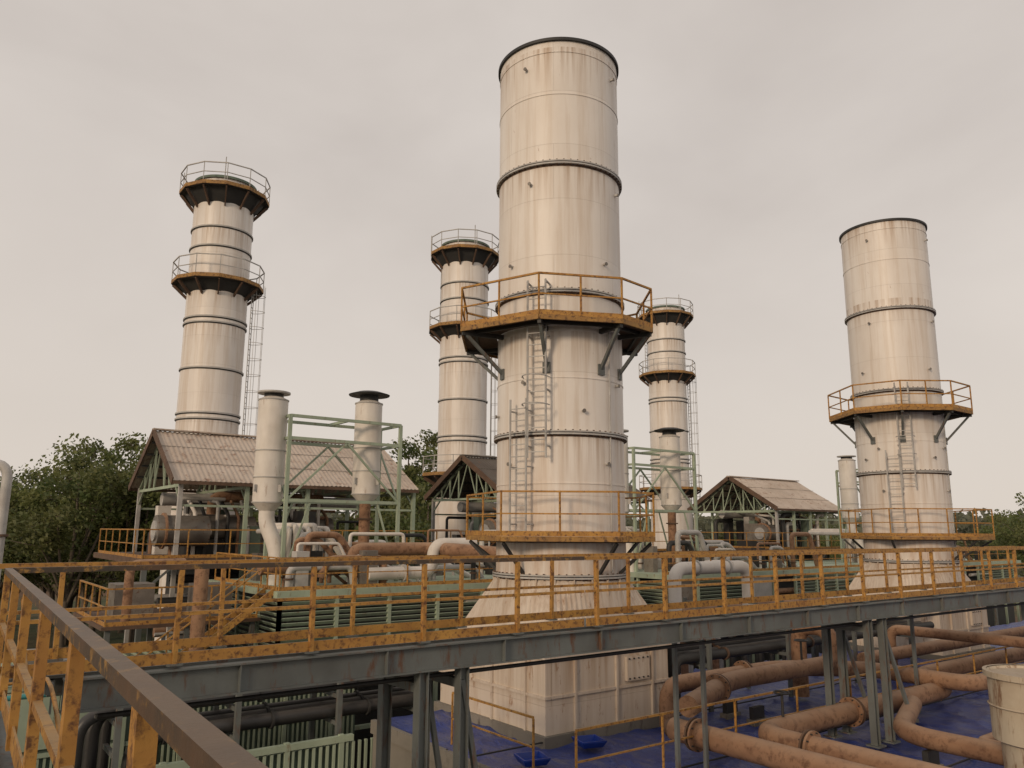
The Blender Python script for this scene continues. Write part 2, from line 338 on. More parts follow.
plat1=[(-.66,-2.5),(1.44,-2.1),(2.34,-1.2),(2.34,1.2),(1.0,2.4),(-1.5,2.3),(-2.64,1.2),(-2.64,-1.2)]
low1=[(-1.55,-2.15),(1.25,-2.2),(2.2,-1.5),(2.3,1.2),(1.0,2.3),(-1.4,2.3),(-2.55,1.6),(-2.5,.4)]
bigstack((13.65,16.02),23.2,19.6,15.2,plat1,low1)
plat2=[(-1.0,-2.4),(1.0,-2.4),(2.4,-1.3),(2.4,1.2),(1.0,2.4),(-1.0,2.4),(-2.4,1.2),(-2.4,-1.3)]
low2=[(-1.7,-2.1),(1.6,-2.2),(2.7,-1.4),(2.7,1.2),(1.0,2.3),(-1.4,2.3),(-2.2,1.3)]
bigstack((32.7,16.4),22.95,19.15,14.85,plat2,low2)

# ---------------------------------------------------------------- far stacks with crown platforms
def farstack(loc,third=None):
    s=B('chimney',(loc[0],loc[1],0)); R=1.6
    zt=29.2
    s.lathe([(R+.12,0),(R+.12,12.5),(R,12.6),(R,28),(R,zt),(R-.1,zt),(R-.1,zt-1.5)],(0,0,0),'chim',72); s.lathe([(R-.1,zt-1.5),(0.01,zt-1.5)],(0,0,0),'dark',72)
    s.lathe([(R+.1,zt-.12),(R+.1,zt+.02),(R-.12,zt+.02)],(0,0,0),'teal',72)
    for z in (26.3,25.2,21.2,20.9,18.4,16.0,15.7,13.2,12.6):
        s.lathe([(R,z-.04),(R+.07,z-.04),(R+.07,z+.04),(R,z+.04)],(0,0,0),'galv',72); s.lathe([(R+.001,z-.1),(R+.02,z-.1),(R+.02,z-.04)],(0,0,0),'dark',72)
    def plat(z,r,drop):
        n=12
        poly=[(r*math.cos(2*math.pi*k/n+.26),r*math.sin(2*math.pi*k/n+.26)) for k in range(n)]
        s.prism(poly,z-.08,z,'fascia')
        s.lathe([(r+.03,z-.14),(r+.03,z+.06)],(0,0,0),'edge',n,.26); s.lathe([(r,z+.05),(r,z-.16)],(0,0,0),'fascia',n,.26)
        s.lathe([(R+.02,z-drop),(r-.3,z-.16),(r,z-.16)],(0,0,0),'dark',n,.26)
        s.rail([(x,y,z) for x,y in poly],1.1,2,'galv',closed=True,r=.026,pw=.045,toe=False,mids=(.5,))
        for x,y in poly:
            s.beam((x*R/r,y*R/r,z-drop-.15),(x*.97,y*.97,z-.2),.07,.14,'fascia')
    plat(28.55,2.4,.9); plat(23.3,2.4,.7)
    if third: plat(third,2.6,.6)
    a=math.radians(-30); c=V((math.cos(a),math.sin(a),0)); t=V((-c.y,c.x,0))
    s.ladder(c*(R+.3)+V((0,0,10)),c*(R+.3)+V((0,0,23.4)),t,.45,'galv',cage=1)
    a2=math.radians(110); c=V((math.cos(a2),math.sin(a2),0)); t=V((-c.y,c.x,0)); s.ladder(c*(R+.3)+V((0,0,23.4)),c*(R+.3)+V((0,0,28.5)),t,.45,'galv')
    for k in (0.4,2.6,4.4): s.beam((2.35*math.cos(k),2.35*math.sin(k),28.5),(2.35*math.cos(k),2.35*math.sin(k),30.0),.04,.04,'galv')
    return s.done()
farstack((12.05,43.5)); farstack((28.3,43.2),13.55); farstack((50.9,45.35),13.55)

# ---------------------------------------------------------------- generator units
def corrug(s,x0,x1,ya,za,yb,zb,mat,pitch=.2,amp=.02):
    d=V((0,yb-ya,zb-za)).normalized(); nrm=V((1,0,0)).cross(d); 
    if nrm.z<0: nrm=-nrm
    n=int((x1-x0)/pitch*4); rows=3; vs=[]; 
    for j in range(rows+1):
        t=j/rows
        for i in range(n+1):
            x=x0+(x1-x0)*i/n; o=amp*math.sin(2*math.pi*i/4)+ .05*mnoise.noise(V((x*.5,t*3,x0)))
            vs.append(V((x,ya+(yb-ya)*t,za+(zb-za)*t))+nrm*o)
    W=n+1
    s.add(vs,[(j*W+i,j*W+i+1,(j+1)*W+i+1,(j+1)*W+i) for j in range(rows) for i in range(n)],mat,True)
    for t in (.33,.66):
        p=V((x0,ya+(yb-ya)*t,za+(zb-za)*t))+nrm*.03; s.beam(p,p+V((x1-x0,0,0)),.03,.015,'machine')
def shed(a0,a1,ridge=14.2,eave=12.05,roofm='roof',seed=1):
    rnd=random.Random(seed)
    s=B('machinery_shed'); br=36.6; w_=3.6; zf=8.9
    corrug(s,a0-.4,a1,br-w_-.3,eave-.18,br-.02,ridge,roofm); corrug(s,a0-.4,a1,br+w_+.3,eave-.18,br+.02,ridge,roofm)
    s.beam((a0-.45,br,ridge+.06),(a1,br,ridge+.06),.4,.06,roofm)
    for sg in(-1,1):
        s.beam((a0-.42,br,ridge-.02),(a0-.42,br+sg*(w_+.35),eave-.22),.05,.3,'fascia')
        s.beam((a0-.4,br+sg*(w_+.32),eave-.26),(a1,br+sg*(w_+.32),eave-.26),.05,.14,'fascia')
    n=4
    for i in range(n+1):
        x=a0+(a1-a0-.1)*i/n
        for sg in(-1,1):
            y=br+sg*w_; s.beam((x,y,0),(x,y,eave-.2),.16,.16,'green' if i else 'galv')
            s.beam((x,y,eave-.25),(x,br,ridge-.12),.1,.12,'green')
            s.beam((x,y,eave-1.0),(x,y-sg*1.0,eave-.15),.07,.07,'green')
            for k in range(1,4):
                yy=y-sg*w_*k/4; zz=eave-.25+(ridge-eave)*k/4; s.beam((x,yy,eave-.35),(x,yy,zz),.06,.06,'green'); s.beam((x,yy,eave-.35),(x,yy-sg*w_/4,zz+.45),.05,.05,'green')
        s.beam((x,br-w_,eave-.35),(x,br+w_,eave-.35),.1,.12,'green')
    for sg in(-1,1):
        for k in range(1,5): 
            y=br+sg*w_*(1-k/4.6); z=eave-.1+(ridge-eave)*k/4.6; s.beam((a0-.35,y,z-.1),(a1,y,z-.1),.06,.1,'dark')
        s.beam((a0,br+sg*w_,10.9),(a1,br+sg*w_,10.9),.07,.09,'green')
    s.bb(a0-1.6,a1+.5,br-w_-1.5,br+w_+.6,zf-.22,zf,'fascia')
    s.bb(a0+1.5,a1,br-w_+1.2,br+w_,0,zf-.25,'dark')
    for x in (a0-1.4,a0+2.5,a0+6.5,a1-.5):
        for y in (br-w_-1.4,): s.beam((x,y,0),(x,y,zf-.22),.18,.18,'steel'); s.beam((x,y,zf-1.2),(x+1,y,zf-.3),.08,.08,'steel')
    for z in (4.5,6.8): s.beam((a0-1.4,br-w_-1.4,z),(a1,br-w_-1.4,z),.12,.16,'steel')
    for k in range(8):
        z=zf-.5-rnd.random()*2.5; y=br-w_-1+rnd.random()*1.8; s.pipe([(a0-.8+rnd.random(),y,z),(a1-rnd.random()*4,y,z),(a1-.1,y,z-2)],rnd.uniform(.06,.2),rnd.choice(['rustpipe','galv','white','dark']),10)
    s.rail([(a0-1.5,br+w_,zf),(a0-1.5,br-w_-1.4,zf),(a1+.4,br-w_-1.4,zf)],1.05,1.5,'yellow',r=.024)
    s.done()
    m_=B('engine_generator_set')
    for k in range(3):
        cx=a0+2.2+k*3.6; cy=br-.8
        if cx+1.6>a1: break
        m_.bb(cx-1.3,cx+1.3,cy-1.3,cy+1.3,zf,zf+.5,'dark'); m_.bb(cx-1.1,cx+1.1,cy-.8,cy+.8,zf+.5,zf+1.7,'machine')
        m_.pipe([(cx-1.4,cy-1.0,zf+1.15),(cx+1.4,cy-1.0,zf+1.15)],.48,'machine',20); m_.flange((cx-1.4,cy-1.0,zf+1.15),(1,0,0),.56,'galv'); m_.flange((cx+.2,cy-1.0,zf+1.15),(1,0,0),.54,'galv')
        m_.pipe([(cx,cy+.3,zf+1.7),(cx,cy+.3,zf+2.5),(cx+1.5,cy+.3,zf+2.5)],.25,'rustpipe',14)
        for j in range(6):
            x=cx-1.2+j*.45; m_.pipe([(x,cy-1.5,zf),(x,cy-1.5,zf+rnd.uniform(1,2.4)),(x,cy-.3,zf+2.3)],.06+.03*rnd.random(),rnd.choice(['galv','white','rustpipe','dark']),8)
    m_.pipe([(a0-.6,br-2.6,zf+1.0),(a0+1.4,br-2.6,zf+1.0)],.62,'machine',28); m_.flange((a0-.3,br-2.6,zf+1.0),(1,0,0),.72,'rustpipe',.08,28); m_.flange((a0-.62,br-2.6,zf+1.0),(1,0,0),.4,'galv',.1,20)
    for j in range(26):
        x=a0+rnd.uniform(0,a1-a0-1); y=br+rnd.uniform(-3.3,2.5); h=rnd.uniform(.8,2.4)
        if j%2: m_.bb(x,x+rnd.uniform(.3,1),y,y+.5,zf,zf+h,rnd.choice(['machine','galv','teal','dark','white']))
        else: m_.pipe([(x,y,zf),(x,y,zf+h),(x+rnd.uniform(.5,2),y,zf+h)],rnd.uniform(.05,.16),rnd.choice(['galv','white','rustpipe','dark']),10)
    m_.pipe([(a0+.5,br+1.5,zf+2.4),(a1-.5,br+1.5,zf+2.4)],.3,'galv',14)
    m_.done()
shed(8.3,19.0,seed=1); shed(24.4,35,roofm='roofold',ridge=14.05,seed=2); shed(47.8,56,ridge=13.95,eave=11.8,seed=3)

def silencer(a,b,zt,zb,cap,low,ln):
    s=B('exhaust_silencer',(a,b,0)); R=.52
    s.lathe([(.2,zb-.35),(R,zb),(R,zt),(.3,zt+.12)],(0,0,0),'white',40)
    for z in (zb+.02,zt-.02,(zb+zt)/2,zb+.9): s.lathe([(R,z-.02),(R+.025,z-.02),(R+.025,z+.02),(R,z+.02)],(0,0,0),'galv',40)
    if cap:
        s.lathe([(.36,zt+.1),(.36,zt+.3)],(0,0,0),'dark',32); s.lathe([(.3,zt+.3),(.78,zt+.3),(.80,zt+.34),(.45,zt+.45),(.01,zt+.5)],(0,0,0),'dark',32)
    else:
        s.lathe([(.34,zt+.08),(.34,zt+.22)],(0,0,0),'dark',32); s.lathe([(.3,zt+.22),(.58,zt+.22),(.58,zt+.28),(.01,zt+.34)],(0,0,0),'galv',32)
    if ln: s.pipe([(0,0,zb-.2),(0,0,zb-.7),(.35,-.35,zb-1.7),(.35,-.35,low)],.27,'white',16); s.flange((.35,-.35,zb-2.3),(0,0,1),.36,'fascia')
    else: s.pipe([(0,0,zb-.2),(0,0,low)],.21,'rustpipe',16); s.flange((0,0,zb-.9),(0,0,1),.3,'fascia')
    for k in range(4):
        t=k*math.pi/2+.4; s.box((math.cos(t)*(R+.06),math.sin(t)*(R+.06),zb+.5),(.14,.05,.25),'galv',t)
    s.done()
def frame(a0,a1,b0,b1,zb,zt):
    s=B('silencer_support_frame')
    for x in (a0,a1):
        for y in(b0,b1): s.beam((x,y,zb),(x,y,zt),.12,.12,'green')
    for z in (zt,zt-.8,zt-3.0):
        for y in(b0,b1): s.beam((a0,y,z),(a1,y,z),.09,.11,'green')
        for x in(a0,a1): s.beam((x,b0,z-.001),(x,b1,z-.001),.09,.1,'green')
    mid=(a0+a1)/2
    for y in(b0,b1):
        s.beam((a0,y,zt-3.0),(mid,y,zt-.85),.07,.07,'green'); s.beam((a1,y,zt-3.0),(mid,y,zt-.85),.07,.07,'green')
        s.beam((a0,y,zb+.2),(a0+.9,y,zt-3.05),.06,.06,'green'); s.beam((a1,y,zb+.2),(a1-.9,y,zt-3.05),.06,.06,'green')
    for x in(a0,a1): s.beam((x,b0,zt-3),(x,b1,zt-.85),.06,.06,'green')
    s.beam((mid,b0,zt),(mid,b1,zt),.1,.1,'green')
    s.done()
for u in (0,17.3,38):
    silencer(9.9+u,27.6,14.6,10.9,False,8.1,True); silencer(13.7+u,27.6,14.85,11.3,True,8.1,False)
    frame(10.3+u,14.75+u,26.9,28.6,8.1,14.0)
def block(a0,a1,b0,b1,zt,name='engine_hall',seed=1):
    rnd=random.Random(seed); s=B(name)
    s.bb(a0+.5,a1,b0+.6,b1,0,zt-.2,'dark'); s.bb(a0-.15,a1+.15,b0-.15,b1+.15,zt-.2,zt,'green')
    x=a0
    while x<a1:
        s.beam((x,b0,.0),(x,b0,zt-.2),.12,.12,'green'); k=rnd.random(); e=min(x+1.9,a1)-.07
        if k<.55:
            z=zt-2.3
            while z<zt-.3: s.beam((x+.07,b0,z),(e,b0,z),.14,.02,'green',(0,.7,.7)); z+=.16
        elif k<.8: s.bb(x+.07,e,b0+.02,b0+.06,zt-2.0,zt-.25,rnd.choice(['galv','green','machine']))
        if k>.3:
            for j in range(3): zz=zt-rnd.uniform(.5,3.5); s.pipe([(x-.5,b0+.3,zz),(e+.8,b0+.3,zz)],rnd.uniform(.04,.14),rnd.choice(['galv','rustpipe','white','dark']),8)
        x+=1.9
    y=b0
    while y<b1:
        s.beam((a0,y,0),(a0,y,zt-.2),.12,.12,'green'); z=zt-2.0
        while z<zt-.3: s.beam((a0,y+.07,z),(a0,min(y+1.8,b1),z),.14,.02,'green',(.7,0,.7)); z+=.16
        y+=1.9
    for z in (zt-2.4,zt-4.4): s.bb(a0-.07,a1,b0-.08,b0+.06,z,z+.12,'green'); s.bb(a0-.08,a0+.06,b0,b1,z+.003,z+.123,'green')
    return s
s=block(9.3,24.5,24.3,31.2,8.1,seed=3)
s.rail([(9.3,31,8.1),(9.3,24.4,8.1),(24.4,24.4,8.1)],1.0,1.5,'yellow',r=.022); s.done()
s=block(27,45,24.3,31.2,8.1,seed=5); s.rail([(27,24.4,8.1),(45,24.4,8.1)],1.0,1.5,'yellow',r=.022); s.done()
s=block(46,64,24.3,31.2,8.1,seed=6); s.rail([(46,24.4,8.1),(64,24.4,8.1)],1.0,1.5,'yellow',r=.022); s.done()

def radhouse(a0,a1,b0,b1,zt,seed):
    rnd=random.Random(seed); s=B('radiator_house')
    s.bb(a0,a1,b0+.05,b1,0,zt-.2,'teal'); s.bb(a0-.1,a1+.1,b0-.06,b1+.1,zt-.2,zt-.05,'green')
    x=a0
    while x<a1:
        s.beam((x,b0-.04,0),(x,b0-.04,zt-.2),.1,.1,'green')
        e=min(x+1.35,a1)
        for z0_,z1_ in ((zt-1.5,zt-.3),(zt-3.1,zt-1.7),(zt-4.8,zt-3.3)):
            k=rnd.random()
            if k<.55:
                q=x+.1
                while q<e-.1: s.bb(q,q+.05,b0-.03,b0+.04,z0_,z1_,'green'); q+=.14
            elif k<.85: s.bb(x+.07,e-.07,b0-.03,b0+.02,z0_,z1_,'green')
            s.bb(x+.02,e,b0-.06,b0-.031,z1_+.02,z1_+.12,'green')
        x+=1.35
    i=a0+.1
    while i<a1: s.bb(i,i+.06,b0,b1,zt-.045,zt+.06,'green'); i+=.34
    for j in range(6): x=rnd.uniform(a0+.5,a1-1); s.bb(x,x+.6,b0+.3,b0+.9,zt+.06,zt+.06+rnd.uniform(.2,.6),rnd.choice(['machine','galv','green','teal']))
    s.pipe([(a0,b0-.15,zt+.05),(a1,b0-.15,zt+.05)],.05,'cyan',8)
    s.done()
radhouse(-3.5,10.8,21.8,24.0,6.5,1); radhouse(-4,8.0,25.6,30.4,5.9,2)
# louvred cooler panels under the pipe rack
s=B('cooler_louvre_wall')
x=-2.0
while x<9.0:
    s.beam((x,18.5,0),(x,18.5,5.15),.12,.12,'green'); 
    q=x+.12
    while q<x+1.25: s.bb(q,q+.06,18.46,18.54,1.0,4.95,'green'); q+=.17
    x+=1.35
s.bb(-2,9.1,18.6,18.66,.3,4.9,'teal'); s.beam((-2,18.5,5.05),(9.1,18.5,5.05),.14,.14,'green'); s.beam((-2,18.47,3.6),(9.1,18.47,3.6),.14,.1,'green')
s.done()
s=B('access_platform')
s.bb(4.6,9.2,25.6,30.6,7.1,7.2,'fascia'); s.rail([(9.1,25.7,7.2),(4.7,25.7,7.2),(4.7,30.5,7.2)],1.05,1.3,'yellow',r=.024)
for x in(4.8,7,9):
    for y in (25.8,30.4): s.beam((x,y,0),(x,y,7.1),.14,.14,'steel')
for sg in (25.2,24.5):
    s.beam((9.2,sg,8.1),(4.4,sg,4.6),.05,.2,'yellow'); s.beam((9.2,sg,9.1),(4.4,sg,5.6),.04,.04,'yellow')
    for k in range(6): t=k/5; s.beam((9.2-4.8*t,sg,8.1-3.5*t),(9.2-4.8*t,sg,9.1-3.5*t),.04,.04,'yellow')
for k in range(15): t=(k+.5)/15; s.box((9.2-4.8*t,24.85,8.1-3.5*t),(.26,.62,.03),'fascia')
s.bb(7.6,8.7,27,28.2,7.2,8.2,'machine'); s.pipe([(5.5,27,7.2),(5.5,27,8.9),(7.2,27.4,8.9)],.14,'rustpipe',12); s.bb(5.4,6.6,28.4,29.6,7.2,8.2,'machine')
s.done()

# ---------------------------------------------------------------- pipe racks
s=B('pipe_rack')
for j,(yy,zz,r) in enumerate([(19.2,6.15,.13),(19.65,6.15,.15),(20.1,6.2,.12),(19.2,5.55,.16),(19.75,5.55,.14),(20.2,5.6,.11)]):
    s.pipe([(11.6,yy,zz),(3.2+.35*j,yy,zz),(3.2+.35*j,yy,1.5)],r,'blackpipe',14,.55)
    for x in (4.6,7.0,9.5): s.flange((x+.1*j,yy,zz),(1,0,0),r+.05,'dark')
for x in (3.9,6.4,8.9,11.2):
    s.beam((x,18.9,0),(x,18.9,6.5),.12,.12,'steel'); s.beam((x,20.5,0),(x,20.5,6.5),.12,.12,'steel')
    for z in (5.3,5.93): s.beam((x,18.9,z),(x,20.5,z),.09,.1,'steel')
s.pipe([(11.4,18.6,6.75),(-2,18.6,6.75)],.05,'cyan',8); s.pipe([(11.4,20.6,6.7),(-2,20.6,6.7)],.04,'yellow',8)
s.done()
s=B('pipe_rack')
for j,(yy,zz,r) in enumerate([(14.3,6.75,.13),(14.7,6.75,.11),(15.1,6.78,.13),(14.4,7.3,.12),(14.85,7.3,.13),(15.2,7.28,.08)]):
    s.pipe([(16.0,yy,5.5),(16.0,yy,zz),(29.6,yy,zz)],r,'blackpipe' if j%3 else 'dark',12)
    for x in range(18,29,4): s.flange((x+.2*j,yy,zz),(1,0,0),r+.04,'fascia')
for x in (17,20.5,24,27.5):
    s.beam((x,14.0,5.4),(x,14.0,7.6),.1,.1,'steel'); s.beam((x,15.45,5.4),(x,15.45,7.6),.1,.1,'steel')
    for z in (6.55,7.1): s.beam((x,14.0,z),(x,15.45,z),.08,.09,'steel')
s.done()
s=B('pipe_rack')
for j,(yy,zz,r) in enumerate([(20.3,6.3,.16),(20.8,6.3,.13),(21.3,6.35,.16),(20.4,6.95,.14),(21.0,6.95,.16)]):
    s.pipe([(16.2,yy,zz),(60,yy,zz)],r,['blackpipe','rustpipe','galv'][j%3],12)
for x in range(17,60,4):
    s.beam((x,20,0),(x,20,7.4),.12,.12,'steel'); s.beam((x,21.7,0),(x,21.7,7.4),.12,.12,'steel')
    for z in (6.08,6.72,7.25): s.beam((x,20,z),(x,21.7,z),.09,.09,'steel')
s.done()

# ---------------------------------------------------------------- duct pipes near units
s=B('insulated_pipework')
s.pipe([(22.5,20.0,5.5),(22.5,20.0,8.65),(26.8,20.0,8.65),(26.8,20.0,5.5)],.24,'white',18)
for x in(23.7,25.5): s.flange((x,20,8.65),(1,0,0),.30,'galv')
s.pipe([(9.2,26.0,8.75),(12.2,26.0,8.75),(12.6,26.0,9.3),(15.6,26.0,9.3),(15.6,24.2,9.3),(17.6,22.5,9.1),(17.6,22.5,6)],.24,'rustpipe',16)
s.pipe([(12.6,25.0,8.5),(15.2,25.0,8.5),(15.2,25.0,9.5),(17,25.0,9.5)],.22,'white',14); s.flange((14,25,8.5),(1,0,0),.3,'galv')
s.pipe([(6.9,24.3,8.9),(6.9,24.3,3)],.2,'rustpipe',14)
s.pipe([(11,25.2,8.4),(11.2,25.2,9.0),(13.3,25.2,9.0),(13.3,25.2,8.1)],.14,'rustpipe',12)
rnd=random.Random(4)
for u in (0,17.3,38):
    for j in range(8):
        x=11.0+u+j*.26; s.pipe([(x,28.9,8.1),(x,28.9,9.9+.12*(j%3)),(x,31.5,9.9+.12*(j%3))],.1,'white' if j%3 else 'galv',10)
    for j in range(26):
        x=9.8+u+rnd.uniform(0,11); y=25+rnd.uniform(0,5); h=rnd.uniform(.4,1.9); r=rnd.uniform(.04,.13)
        k=rnd.choice(['white','rustpipe','galv','dark','rustpipe'])
        s.pipe([(x,y,8.1),(x,y,8.1+h),(x+rnd.uniform(.6,2.2),y,8.1+h),(x+2.3,y,8.1)],r,k,10); s.flange((x,y,8.4),(0,0,1),r+.05,'fascia')
    for j in range(14):
        x=9.8+u+rnd.uniform(0,12); y=25+rnd.uniform(0,5); s.bb(x,x+rnd.uniform(.2,.6),y,y+rnd.uniform(.3,.6),8.1,8.1+rnd.uniform(.4,1.3),rnd.choice(['machine','galv','machine','dark']))
for j in range(12):
    x=17+rnd.uniform(0,13); y=17.0+rnd.uniform(0,1); s.pipe([(x,y,5.5),(x,y,6.3+rnd.random()),(x+1.5,y,6.5),(x+1.5,y,5.5)],rnd.uniform(.06,.13),rnd.choice(['rustpipe','dark','galv']),10)
s.done()
s=B('gooseneck_vent_pipe'); s.pipe([(1.75,23.75,5),(1.75,23.75,11.6),(1.0,24.3,11.6),(1.0,24.3,11.0)],.12,'galv',16,.4); s.flange((1.75,23.75,9.8),(0,0,1),.18,'fascia'); s.done()

# ---------------------------------------------------------------- tarp roof
s=B('blue_tarp_roof')
nx,ny=420,220; X0,X1,Y0,Y1=9.5,62,-8,18.2
vs=[]
for j in range(ny+1):
    for i in range(nx+1):
        x=X0+(X1-X0)*i/nx; y=Y0+(Y1-Y0)*j/ny
        r_=1-abs(mnoise.noise(V((x*.55+y*.3,y*.7,1))))*2; r2=1-abs(mnoise.noise(V((x*.9-y*.7,y*1.1+x*.3,8))))*2
        z=5.37+.07*mnoise.noise(V((x*.5,y*.5,0)))+.08*max(0,r_)**5+.05*max(0,r2)**5+.03*mnoise.noise(V((x*2.6,y*1.5,3)))
        vs.append((x,y,z))
s.add(vs,[(j*(nx+1)+i,j*(nx+1)+i+1,(j+1)*(nx+1)+i+1,(j+1)*(nx+1)+i) for j in range(ny) for i in range(nx)],'tarp',True)
s.bb(X0,X1,Y0,Y1,0,5.2,'concrete')
s.beam((X0-.02,Y0,5.3),(X0-.02,Y1,5.3),.12,.3,'concrete')
for y in (2,5,8,11,14): s.beam((X0,y,5.5),(X1,y,5.5),.03,.03,'dark')
s.done()
s=B('roof_edge_railing'); s.rail([(9.7,11.0,5.5),(45,11.0,5.5)],1.05,2.2,'yellow',r=.02,pw=.04,toe=False); s.rail([(9.7,12.2,5.5),(9.7,15,5.5)],1.05,2.2,'yellow',r=.02,pw=.04,toe=False); s.done()

s=B('rusty_process_pipe')
R=.225
def fl(p,d,r=R): 
    d=V(d).normalized(); s.flange(V(p)-d*.045,d,r+.09,'rustpipe',.045,24); s.flange(V(p)+d*.045,d,r+.09,'fascia',.04,24)
    for k in range(10):
        t=k*math.pi/5; u=d.cross(V((0,0,1))) if abs(d.z)<.9 else V((1,0,0)); u.normalize(); w2=d.cross(u); c=V(p)+(u*math.cos(t)+w2*math.sin(t))*(r+.055); s.pipe([c-d*.1,c+d*.1],.016,'dark',6)
s.pipe([(13.0,2,6.0),(13.0,11.7,6.0)],R,'rustpipe',22); fl((13.0,11.1,6.0),(0,1,0)); s.flange((13.0,11.75,6.0),(0,1,0),R*.8,'fascia',.12)
s.pipe([(14.0,2,6.0),(14.0,10.4,6.0),(22.2,10.4,6.0),(23.4,11.8,6.0),(34,11.8,6.0)],R,'rustpipe',22,.7); fl((14.0,9.2,6.0),(0,1,0)); fl((17.5,10.4,6.0),(1,0,0))
s.pipe([(13.0,11.3,6.5),(16,12.6,6.5),(20.4,12.6,6.5),(20.4,12.6,7.4),(20.4,13.6,7.4),(20.4,13.6,5.5)],R*.95,'rustpipe',22,.6); fl((15.0,12.17,6.5),(.92,.4,0))
s.pipe([(14.7,13.4,5.5),(14.7,13.4,6.4),(19.0,13.4,6.4),(21.5,12.2,6.3),(21.5,9.5,6.3),(30,9.5,6.3)],R*.9,'rustpipe',22,.6); fl((17.6,13.4,6.4),(1,0,0))
s.pipe([(16.5,2,6.0),(16.5,8.8,6.0),(19.5,10.0,6.0)],R*.85,'rustpipe',20,.8)
s.pipe([(23,13.2,6.3),(36,13.2,6.3)],R*.85,'rustpipe',20); s.pipe([(26,13.9,5.5),(26,13.9,6.9),(26,9,6.9)],R*.7,'rustpipe',18)
s.pipe([(18.2,3,5.75),(18.2,8,5.75),(26,8,5.75)],.09,'rustpipe',12); s.pipe([(18.5,3,5.7),(18.5,7.6,5.7),(26,7.6,5.7)],.06,'galv',12)
for p in ((13,9),(13,6),(14,7.5),(16.5,8.2),(20,10.4),(17,12.6),(27,11.8),(25,9.5),(17,13.4),(28,13.2),(15.8,10.4)):
    s.bb(p[0]-.22,p[0]+.22,p[1]-.06,p[1]+.06,5.35,5.8,'dark'); s.bb(p[0]-.26,p[0]+.26,p[1]-.12,p[1]+.12,5.35,5.52,'concrete')
for p in ((14.9,10.4,6.2),(19,12.6,6.7)):
    p=V(p); s.pipe([p,p+V((0,0,.5))],.03,'dark',8); s.lathe([(.16,.48),(.18,.5),(.16,.52),(.14,.5),(.16,.48)],p,'dark',20); s.beam(p+V((-.15,0,.5)),p+V((.15,0,.5)),.02,.02,'dark')
s.done()
s=B('round_storage_tank',(16.15,6.0,0))
s.lathe([(.66,5.4),(.68,6.4),(.80,6.45),(.80,7.5),(.86,7.5),(.86,7.6),(.80,7.6)],(0,0,0),'tank',56); s.lathe([(.80,7.585),(.78,7.54),(.01,7.50)],(0,0,0),'tank',56)
s.lathe([(.81,7.0),(.83,7.02),(.81,7.04)],(0,0,0),'tank',56); s.pipe([(0,0,7.5),(0,0,7.62)],.12,'galv',16); s.done()
for (x,y) in ((10.3,13.0),(12.1,13.3)):
    s=B('blue_plastic_tray',(x,y,5.46))
    s.lathe([(.01,.03),(.30,.03),(.36,.14),(.40,.14),(.40,.11),(.31,0),(.01,0)],(0,0,.02),'bluetray',4,.5); s.done()

# ---------------------------------------------------------------- trees
def treemesh(seed,H,spread,leaves=7000):
    rnd=random.Random(seed); t=B('tree')
    def limb(p,q,r0,r1):
        p=V(p);q=V(q);d=(q-p).normalized();u=d.cross(V((.3,.9,.1))).normalized();w2=d.cross(u);n=7;vs=[]
        for c,r in((p,r0),((p+q)/2+V((rnd.uniform(-.2,.2),rnd.uniform(-.2,.2),0)),(r0+r1)/2),(q,r1)):
            for k in range(n): a=2*math.pi*k/n; vs.append(c+(u*math.cos(a)+w2*math.sin(a))*r)
        t.add(vs,[(i*n+k,i*n+(k+1)%n,(i+1)*n+(k+1)%n,(i+1)*n+k) for i in range(2) for k in range(n)],'bark',True)
    th=H*rnd.uniform(.3,.42); limb((0,0,0),(0,0,th),.32,.22); tips=[]
    for i in range(8):
        a=i*2.4+rnd.random(); z=H*rnd.uniform(.5,.9); rr=spread*rnd.uniform(.35,.85)*(1.15-z/H*.6)
        q=V((rr*math.cos(a),rr*math.sin(a),z)); limb((0,0,th*rnd.uniform(.75,1)),q,.15,.05); tips.append(q)
        for j in range(3):
            e=q+V((rnd.gauss(0,1),rnd.gauss(0,1),rnd.gauss(.4,.7)))*spread*.33; limb(q,e,.05,.02); tips.append(e)
    limb((0,0,th),(0,0,H*.9),.2,.05); tips.append(V((0,0,H*.92)))
    cl=[(p+V((rnd.gauss(0,.4),rnd.gauss(0,.4),rnd.gauss(0,.3))),rnd.uniform(.55,1.3)*spread*.28) for p in tips]
    vs=[];fs=[]
    for i in range(leaves):
        c,r=rnd.choice(cl); d=V((rnd.gauss(0,1),rnd.gauss(0,1),rnd.gauss(0,1))).normalized()*r*rnd.random()**.45; d.z*=.7
        p=c+d; s_=rnd.uniform(.10,.24); nrm=V((rnd.gauss(0,1),rnd.gauss(0,1),rnd.gauss(.6,1))).normalized(); u=nrm.orthogonal().normalized()*s_; w2=nrm.cross(u)*.6
        o=len(vs); vs+=[p-u,p+w2,p+u,p-w2]; fs.append((o,o+1,o+2,o+3))
    t.add(vs,fs,'leaf'); ob=t.done(); me=ob.data; bpy.data.objects.remove(ob); return me
trees=[treemesh(11,15,5.5),treemesh(12,17,6),treemesh(13,13,5.5),treemesh(14,18,5.2,5800)]
rnd=random.Random(5)
def camg(X,Y): return to_grid(X,Y)
def plant(X,Y,sc_,k=None):
    a,b=camg(X,Y); o=bpy.data.objects.new('tree',trees[k if k is not None else rnd.randrange(4)]); sc.collection.objects.link(o)
    o.location=(a,b,-.1); o.rotation_euler=(0,0,rnd.uniform(0,6.28)); o.scale=(sc_*rnd.uniform(.9,1.1),)*2+(sc_,)
